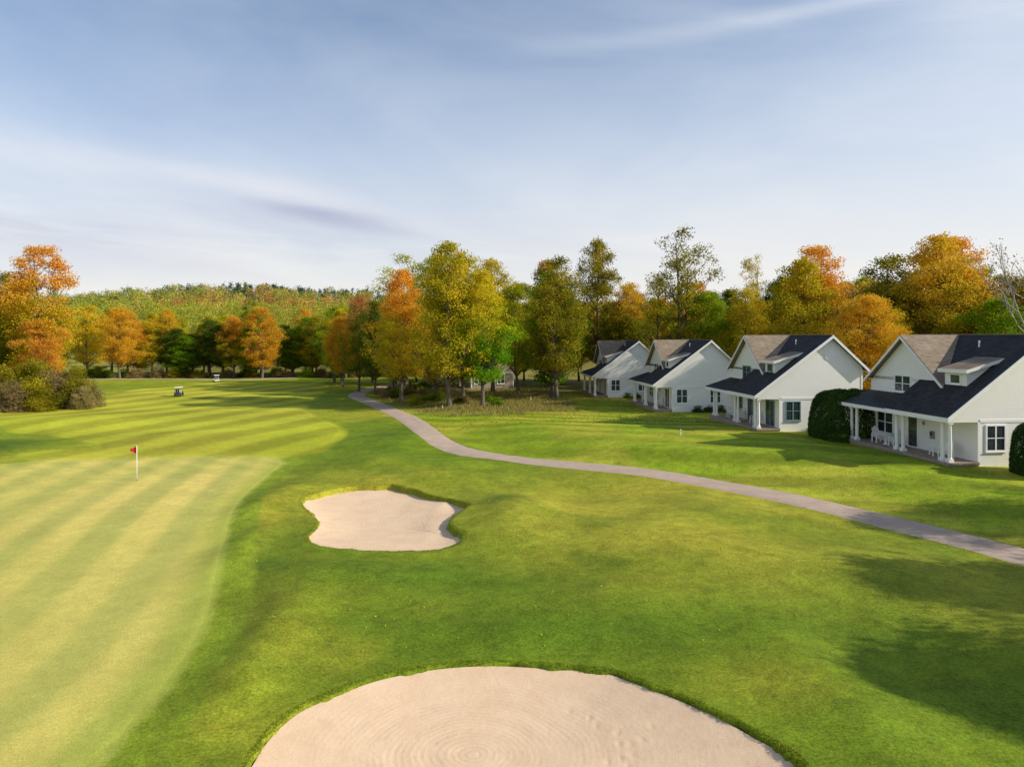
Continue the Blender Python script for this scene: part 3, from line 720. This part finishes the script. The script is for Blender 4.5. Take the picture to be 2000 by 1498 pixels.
def forest():
    rng=np.random.RandomState(77); Vs=[];Cs=[]
    pal=np.array([(.42,.43,.05),(.50,.44,.05),(.29,.32,.04),(.07,.11,.03),(.58,.35,.06),(.54,.27,.055),(.56,.45,.06),(.22,.27,.035)])
    pts=[]
    for q in range(2500):
        y=178+300*rng.rand()**.75; x=rng.uniform(-.85,.85)*y
        if x>0 and rng.rand()<.45: continue
        if x<0 and -.70<x/y<-.61 and y<300: continue
        pts.append((x,y))
    for (x,y) in pts:
        asp=(y<262 and -.66*y<x<-.20*y)
        h=rng.uniform(15,18) if asp else rng.uniform(11,15)
        if asp: h+=(y-180)*.02
        R=rng.uniform(2.6,3.6) if asp else rng.uniform(3.6,5.4)
        big=vn(np.array([x]),np.array([y]),45,3)[0]
        crest=y>385
        if asp: c=pal[rng.choice([0,0,1,0,0,2])]
        elif crest: c=pal[rng.choice([3,3,7,3,2])] if big>.45 else pal[rng.choice([4,5,4,6,2])]
        else: c=pal[rng.choice([4,5,4,6,1,6])] if big>.5 else pal[rng.choice([0,1,2,6,0,0])]
        pine=(crest and big>.45 and rng.rand()<.7)
        if pine: c=pal[3]; R*=.8
        fog=min(.14,max(0,(y-200)/1600)); c=c*(1-fog)+np.array([.28,.32,.36])*fog  # distance haze mixed into the foliage colour
        n=700 if y<260 else 430; s=.36 if y<260 else .62
        ncl=26; t=rng.rand(ncl)**(1.0 if y<260 else .8); a=rng.uniform(0,6.28,ncl); pr=(1-t) if pine else np.sqrt(np.clip(1-(2*t-1)**2,0,1))
        b0=.4 if asp else .12
        cc=np.stack([R*pr*.8*np.cos(a),R*pr*.8*np.sin(a),h*(b0+(1-b0)*t)],1)
        P=cc[rng.randint(0,ncl,n)]+rng.normal(0,.55*(R/3.5),(n,3))
        P+=np.array([x,y,0]); 
        V,Q=quads(P,s,rng,.85); zz=hb(np.array([x]),np.array([y]))[0]; V[:,2]+=zz
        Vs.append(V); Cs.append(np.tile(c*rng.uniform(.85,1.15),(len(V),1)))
        if y<215:
            w=.13 if asp else .2; zt=h*(.75)
            V=np.array([(x-w,y,zz-.5),(x+w,y,zz-.5),(x+w*.4,y,zz+zt),(x-w*.4,y,zz+zt),(x,y-w,zz-.5),(x,y+w,zz-.5),(x,y+w*.4,zz+zt),(x,y-w*.4,zz+zt)])
            Vs.append(V); Cs.append(np.tile((.40,.36,.29) if asp else (.14,.11,.09),(8,1)))
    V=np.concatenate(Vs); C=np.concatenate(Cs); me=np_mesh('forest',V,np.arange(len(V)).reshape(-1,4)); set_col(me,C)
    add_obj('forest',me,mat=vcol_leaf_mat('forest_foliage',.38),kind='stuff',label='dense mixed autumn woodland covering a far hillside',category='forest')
forest()
# shrubs and hedges
HEDGE=leaf_mat('cedar_hedge_leaves',(.03,.065,.014),(.045,.095,.018),(.075,.13,.02),trans=.15)
def hedge_mesh():
    rng=np.random.RandomState(3); n=60000; d=rng.normal(size=(n,3)); d/=np.linalg.norm(d,axis=1)[:,None]; d[:,2]=np.abs(d[:,2])
    nrm=(np.abs(d)**4.0).sum(1)**(1/4.0); d/=nrm[:,None]
    a=np.arctan2(d[:,1],d[:,0]); lump=1+.025*np.sin(5*a+4*d[:,2])+.02*np.sin(11*a-6*d[:,2])
    P=d*(lump*rng.uniform(.93,1.0,n))[:,None]; V,Q=quads(P*np.array([2.35,2.35,3.75]),.13,rng,.5); return np_mesh('hedge',V,Q)
hm=hedge_mesh(); hm.materials.append(HEDGE)
for nm,(x,y,sx,sy,sz) in {'a':(26.1,55.6,1.06,1.0,1.02),'b':(30.9,41.0,.76,.66,.84)}.items():
    o=add_obj('hedge',hm,label='tall rounded dark green clipped cedar hedge beside a cottage',category='hedge',group='clipped hedges beside cottages'); o.location=(x,y,gz(x,y)-.1); o.scale=(sx,sy,sz); o.rotation_euler=(0,0,.08)
def shrub_tpl(seed):
    rng=np.random.RandomState(seed); ncl=120; d=rng.normal(size=(ncl,3)); d/=np.linalg.norm(d,axis=1)[:,None]; d[:,2]=abs(d[:,2])
    Cc=d*rng.uniform(.35,1.1,(ncl,1))**.6*np.array([1.5,1.5,3.6]); Cc[:,2]+=.2; Cc[:,2]*=rng.uniform(.7,1.15,ncl)
    n=10000; cid=rng.randint(0,ncl,n); P=Cc[cid]+rng.normal(0,.2,(n,3)); P[:,2]=np.abs(P[:,2])
    V,Q=quads(P,.14,rng,.6); me=np_mesh('shrub',V,Q); me.materials.append(None); return me
ST=[shrub_tpl(3),shrub_tpl(4)]
def shrub(x,y,s,h,mat,lab,grp):
    o=add_obj('shrub',ST[random.randrange(2)],label=lab,category='shrub',group=grp); o.location=(x,y,gz(x,y)-.1); o.scale=(s/1.7,s/1.7,h/4.2); o.rotation_euler=(0,0,random.uniform(0,6))
    o.material_slots[0].link='OBJECT'; o.material_slots[0].material=LM[mat]
for x,y,s,h,m_ in ((-61.5,88,2.6,5.6,'olive'),(-58.9,89,2.5,6.2,'olive'),(-56.4,88.3,2.4,5.2,'brown'),(-54.0,88.5,2.1,4.5,'olive'),(-59,85,2.4,4.0,'brown'),(-62,84.5,2.4,3.6,'olive'),(-56,85.8,2.2,3.4,'olive'),(-65,90,2.8,5.4,'olive'),(-52.4,87.3,1.5,3.0,'pink'),(-69,93,3.0,5.8,'yelgreen'),(-61,91,2.5,6.4,'olive'),(-55.3,90.3,2.3,5.4,'olive'),(-52.6,89.6,1.7,3.9,'pink'),(-57.5,86.5,2.2,4.2,'yelgreen')):
    shrub(x,y,s,h,m_,f'wild {CN[m_]} shrub at the edge of the fairway','wild shrubs by the fairway')
for q in range(26):
    y=random.uniform(86,126); x=np.interp(y,PATH[:,1],PATH[:,0])+random.uniform(3,9 if y>100 else 18)
    if x>8: x=8
    shrub(x,y,random.uniform(.8,1.5),random.uniform(.8,1.7),random.choice(['olive','yelgreen','brown','green','dark']),'low wild shrub under the trees','undergrowth shrubs')
for q in range(20):
    x=-100+q*3.5+random.uniform(-1,1); shrub(x,152+random.uniform(-1,2),random.uniform(1.5,2.6),random.uniform(1.8,3.2),random.choice(['olive','dark','green','brown']),'shrub at the edge of the woods','shrubs at the wood edge')
for H in (HO[1],HO[2],HO[3]):
    for q in range(3):
        w=to_world(H,4.6+q*1.3,-.7,0); shrub(w[0],w[1],.7,.9,random.choice(['dark','green']),'small round shrub at a cottage wall','foundation shrubs')
def blades(name,P,h,w,C,lab,mat):
    rng=np.random.RandomState(3); n=len(P); a=rng.uniform(0,6.28,n); d=np.stack([np.cos(a),np.sin(a),np.zeros(n)],1)*w
    hh=h*rng.uniform(.5,1.3,(n,1)); lean=rng.normal(0,.4,(n,3))*hh; lean[:,2]=0; up=np.array([0,0,1.])*hh+lean
    V=np.stack([P-d*.5,P+d*.5,P+d*.12+up,P-d*.12+up],1).reshape(-1,3)
    me=np_mesh(name,V,np.arange(4*n).reshape(-1,4)); set_col(me,np.repeat(C,4,0)); add_obj(name,me,mat=mat,kind='stuff',label=lab,category='grass')
VL=vcol_leaf_mat('grass_blades',.35)
rng=np.random.RandomState(9); n=42000
y=rng.uniform(77,128,n); x=rng.uniform(-24,10,n); px=np.interp(y,PATH[:,1],PATH[:,0])
keep=(x>px+2.6+1.5*vn(x,y,3,2))&(x<px+30)&((vn(x,y,5,12)*.55+vn(x,y,1.6,13)*.45+.18*S((y-80)/8)>.56)); x=x[keep];y=y[keep]
keep=~((x>7.5)&(y>96))&(x<9-3.5*vn(x,y,2.5,14)); x=x[keep]; y=y[keep]
P=np.stack([x,y,ground_z(x,y,False)],1); tcol=np.array([(.36,.28,.10),(.26,.24,.05),(.44,.34,.14),(.20,.21,.04)])[rng.randint(0,4,len(x))]
blades('tall_grass',P,.30,.07,tcol,'tall unmown yellow-green grass under the trees',VL)
def lip(Pg,n,sd):
    rng=np.random.RandomState(sd); D=densify(Pg,60); nrm=np.roll(D,-1,0)-np.roll(D,1,0); nrm/=np.linalg.norm(nrm,axis=1)[:,None]
    ii=rng.randint(0,len(D),n); N=np.stack([nrm[ii,1],-nrm[ii,0]],1)
    c=D.mean(0); sgn=np.sign(((D[ii]-c)*N).sum(1))[:,None]; N*=sgn
    XY=D[ii]+N*rng.uniform(-.06,.22,n)[:,None]
    z=ground_z(XY[:,0],XY[:,1]); return np.stack([XY[:,0],XY[:,1],z],1)
P=np.concatenate([lip(BUNK1,9000,1),lip(BUNK2,6000,2)])
tcol=np.array([(.16,.22,.014),(.22,.28,.018),(.34,.31,.04),(.10,.16,.01)])[rs.randint(0,4,len(P))]
blades('bunker_edge_grass',P,.028,.018,tcol,'short grass blades fringing the bunker edges',VL)
n=4200; x=rs.uniform(-12,32,n); y=20+42*rs.rand(n)**1.0; keep=(vn(x,y,7,61)*.6+vn(x,y,2,62)*.4+.25*S((x-6)/12)>.56)&(sdf(BUNK1,x,y)<.1)&(sdf(BUNK2,x,y)<.1)&(sdf(GREEN,x,y)<-1)
x=x[keep];y=y[keep]; P=np.stack([x,y,ground_z(x,y,False)+.035],1)
Vq,Qq=quads(P,.065,rs,.8,.0); me=np_mesh('fallen_leaves',Vq,Qq)
set_col(me,np.repeat(np.array([(.50,.42,.06),(.45,.29,.04),(.45,.42,.10)])[rs.randint(0,3,len(x))],4,0)); add_obj('fallen_leaves',me,mat=VL,kind='stuff',label='scattered small yellow and brown fallen leaves on turf',category='leaves')
n=8000; x=rs.uniform(-20,40,n); y=rs.uniform(66,108,n); keep=(x>np.interp(y,PATH[:,1],PATH[:,0])+1.5); x=x[keep];y=y[keep]
P=np.stack([x,y,ground_z(x,y,False)+.05],1); Vq,Qq=quads(P,.13,rs,.8); me=np_mesh('leaf_litter',Vq,Qq)
set_col(me,np.repeat(np.array([(.50,.38,.06),(.48,.26,.04),(.25,.15,.04)])[rs.randint(0,3,len(x))],4,0)); add_obj('leaf_litter',me,mat=VL,kind='stuff',label='autumn leaf litter on the grass beneath trees',category='leaves')
# ------------------------------------------------------------------ flag, markers, carts
RED=simple_mat('red_cloth',(.60,.02,.03),.7,.1,4,.1); WP=simple_mat('white_paint',(.82,.82,.80),.4,.03,4,.02); BLK=simple_mat('black_rubber',(.02,.02,.02),.8,.1,6,.1)
fx,fy=-23.4,44.7; fz=gz(fx,fy)
e=add_obj('golf_flagstick',None,label='white pole with a red flag on the putting green',category='golf flag'); e.location=(fx,fy,fz)
add_obj('pole',MB().lathe(0,0,[(.026,-.1),(.024,1.2),(.02,2.18)],8).mesh('pole',True),e,WP)
Vf=[];Qf=[]
nu=14
for iu in range(nu+1):
    u=iu/nu
    for iv in range(7):
        v_=iv/6; hgt=.46*(1-.85*u); Vf.append((-.02-.42*u,.06*math.sin(u*7)*u,2.14-.02-.12*u-hgt*v_-.05*u))
for iu in range(nu):
    for iv in range(6): a=iu*7+iv; Qf.append((a,a+1,a+8,a+7))
add_obj('flag',np_mesh('flag',np.array(Vf),np.array(Qf),True),e,RED)
add_obj('cup',MB().lathe(0,0,[(.07,.026),(.07,.03)],14).mesh('cup'),e,BLK)
for x,y,hh in ((13.4,57,.42),(-8.2,84.5,.45),(2.5,96,.5)):
    o=add_obj('marker_post',None,label='short white marker post standing in the grass',category='marker post',group='course marker posts'); o.location=(x,y,gz(x,y))
    add_obj('post',MB().lathe(0,0,[(.05,-.1),(.05,hh),(.03,hh+.04)],10).mesh('post'),o,WP)
    add_obj('ring',MB().lathe(0,0,[(.056,hh*.7),(.056,hh*.8)],10).mesh('ring'),o,BLK)
def cart(x,y,rot,lab,bodycol):
    e=add_obj('golf_cart',None,label=lab,category='golf cart',group='golf carts on the fairway'); e.location=(x,y,gz(x,y)+.05); e.rotation_euler=(0,0,math.radians(rot)); e.scale=(.74,.74,.74)
    b=MB(); b.prism([(-1.2,.3),(1.2,.3),(1.25,.55),(.95,.85),(.62,.92),(.5,.42),(-.3,.42),(-.35,.72),(-1.2,.75)],'y',-.58,.58); add_obj('body',b.mesh('body'),e,bodycol)
    add_obj('seat',MB().box(-.5,.12,-.5,.5,.72,.86).box(-.58,-.46,-.5,.5,.87,1.25).mesh('seat'),e,WP)
    add_obj('canopy',MB().prism([(-.95,1.72),(.75,1.72),(.7,1.82),(-.9,1.84)],'y',-.6,.6).mesh('canopy'),e,WP)
    for a,c_ in ((-.85,-.52),(-.85,.52)): add_obj('roof_post',MB().tube([(a,c_,.7),(a+.02,c_,1.72)],[.022,.022],6).mesh('roof_post'),e,BLK)
    for c_ in (-.5,.5): add_obj('roof_post',MB().tube([(.72,c_,.85),(.5,c_,1.72)],[.022,.022],6).mesh('roof_post'),e,BLK)
    wm=MB().lathe(0,0,[(.2,-.09),(.24,-.07),(.24,.07),(.2,.09)],16,'y').mesh('wheel'); wm.materials.append(BLK)
    for a,c_ in ((-.8,-.52),(-.8,.52),(.85,-.52),(.85,.52)): o=add_obj('wheel',wm,e); o.location=(a,c_,.24)
    for c_ in (-.2,.2): add_obj('golf_bag',MB().lathe(-1.0,c_,[(.13,.7),(.15,1.3),(.12,1.5)],10).mesh('golf_bag'),e,BLK)
cart(-48.8,105,100,'dark golf cart with white canopy parked on the fairway',simple_mat('cart_paint_dark',(.03,.05,.05),.35,.05,3,.02,.5))
cart(-56.5,137,120,'small white golf cart driving up the fairway',simple_mat('cart_paint_white',(.6,.6,.58),.35,.05,3,.02,.5))
# ------------------------------------------------------------------ light, sky
EL=math.radians(29.5); AZ=math.radians(10.5)
sd=Vector((math.cos(EL)*math.cos(AZ),-math.cos(EL)*math.sin(AZ),math.sin(EL)))
sl=bpy.data.lights.new('sun','SUN'); sl.energy=5.0; sl.angle=math.radians(.53); sl.color=(1,.93,.79)
so=bpy.data.objects.new('sun',sl); col.objects.link(so); so.rotation_euler=sd.to_track_quat('Z','Y').to_euler(); so.location=(60,-20,60)
w=bpy.data.worlds.new('World'); scene.world=w; w.use_nodes=True; nt=w.node_tree; nt.nodes.clear(); k=NT(nt)
out=k.n('ShaderNodeOutputWorld'); bg=k.n('ShaderNodeBackground'); k.l(bg.outputs[0],out.inputs[0]); bg.inputs[1].default_value=.15
sky=k.n('ShaderNodeTexSky'); sky.sky_type='NISHITA'; sky.sun_disc=False; sky.sun_elevation=EL; sky.sun_rotation=math.pi/2+AZ; sky.air_density=1.0; sky.dust_density=.8; sky.ozone_density=1.4
tc=k.n('ShaderNodeTexCoord').outputs['Generated']; sep=k.n('ShaderNodeSeparateXYZ'); k.l(tc,sep.inputs[0])
az=k.math('ARCTAN2',sep.outputs[0],sep.outputs[1]); el=sep.outputs[2]
def gauss(a0,e0,wa,we,sl_):
    da=k.math('SUBTRACT',az,a0); de=k.math('SUBTRACT',k.math('SUBTRACT',el,e0),k.math('MULTIPLY',da,sl_))
    q=k.math('ADD',k.math('POWER',k.math('ABSOLUTE',k.math('DIVIDE',da,wa)),2.0),k.math('POWER',k.math('ABSOLUTE',k.math('DIVIDE',de,we)),2.0))
    return k.math('EXPONENT',k.math('MULTIPLY',q,-1.0))
cmb=k.n('ShaderNodeCombineXYZ'); k.l(k.math('MULTIPLY',az,1.5),cmb.inputs[0]); k.l(k.math('ADD',k.math('MULTIPLY',el,4.6),k.math('MULTIPLY',az,.5)),cmb.inputs[1])
n1=k.noise(cmb.outputs[0],1.4,6,.54,.4)
cl=k.ramp(n1,[(.36,0.0),(.70,.85)])
cmb2=k.n('ShaderNodeCombineXYZ'); k.l(k.math('MULTIPLY',az,3.5),cmb2.inputs[0]); k.l(k.math('ADD',k.math('MULTIPLY',el,22.0),k.math('MULTIPLY',az,2.0)),cmb2.inputs[1])
n2=k.noise(cmb2.outputs[0],1.0,6,.58,.6)
low=k.ramp(el,[(.0,1.0),(.12,.82),(.24,.46),(.34,.18),(.46,.0)])
amt=k.math('ADD',k.math('MULTIPLY',cl,.32),k.math('MULTIPLY',low,.72))
amt=k.math('ADD',amt,k.math('MULTIPLY',gauss(.50,.22,.45,.18,0),.28))
tex=k.ramp(n2,[(.3,.45),(.65,1.0)])
st=k.math('ADD',k.math('MULTIPLY',gauss(-.31,.188,.17,.017,-.15),.95),k.math('ADD',k.math('MULTIPLY',gauss(.42,.388,.30,.010,.04),.85),k.math('ADD',k.math('MULTIPLY',gauss(-.62,.21,.25,.02,-.05),.45),gauss(.66,.37,.16,.05,.0))))
amt=k.math('ADD',amt,k.math('MULTIPLY',k.math('MULTIPLY',st,tex),.40))
amt=k.math('MINIMUM',amt,.95)
dk=k.math('MULTIPLY',k.math('MULTIPLY',k.math('ADD',gauss(-.275,.163,.085,.009,-.10),k.math('MULTIPLY',gauss(-.22,.147,.10,.007,-.10),.5)),tex),.85)
lav=k.math('MULTIPLY',k.math('MULTIPLY',gauss(-.50,.125,.55,.055,0),k.ramp(n2,[(.38,.1),(.60,1.0)])),.52)
lav2=k.math('MULTIPLY',k.math('MULTIPLY',gauss(-.40,.24,.6,.12,.1),k.ramp(n1,[(.34,1.0),(.62,.15)])),.30)
c0=k.mix(1.0,sky.outputs[0],(.88,.94,1.0),'MULTIPLY')
warm=k.mix(k.ramp(el,[(.0,1.0),(.12,.6),(.25,0.0)]),(5.4,5.7,6.2),(6.4,6.05,5.7))
c1=k.mix(amt,c0,warm); c1=k.mix(lav2,c1,(3.2,3.6,5.0)); c2=k.mix(dk,c1,(2.7,2.9,4.0)); c3=k.mix(lav,c2,(3.8,3.9,4.8))
k.l(c3,bg.inputs[0])
# ------------------------------------------------------------------ camera
cam=bpy.data.cameras.new('camera'); co=bpy.data.objects.new('camera',cam); col.objects.link(co)
co.location=(0,0,9.0); co.rotation_euler=(math.pi/2,0,0); cam.lens=25.2; cam.sensor_width=36; cam.shift_y=-.047; cam.clip_end=9000; cam.clip_start=.1
scene.camera=co
scene.view_settings.view_transform='Standard'; scene.view_settings.look='None'; scene.view_settings.exposure=0
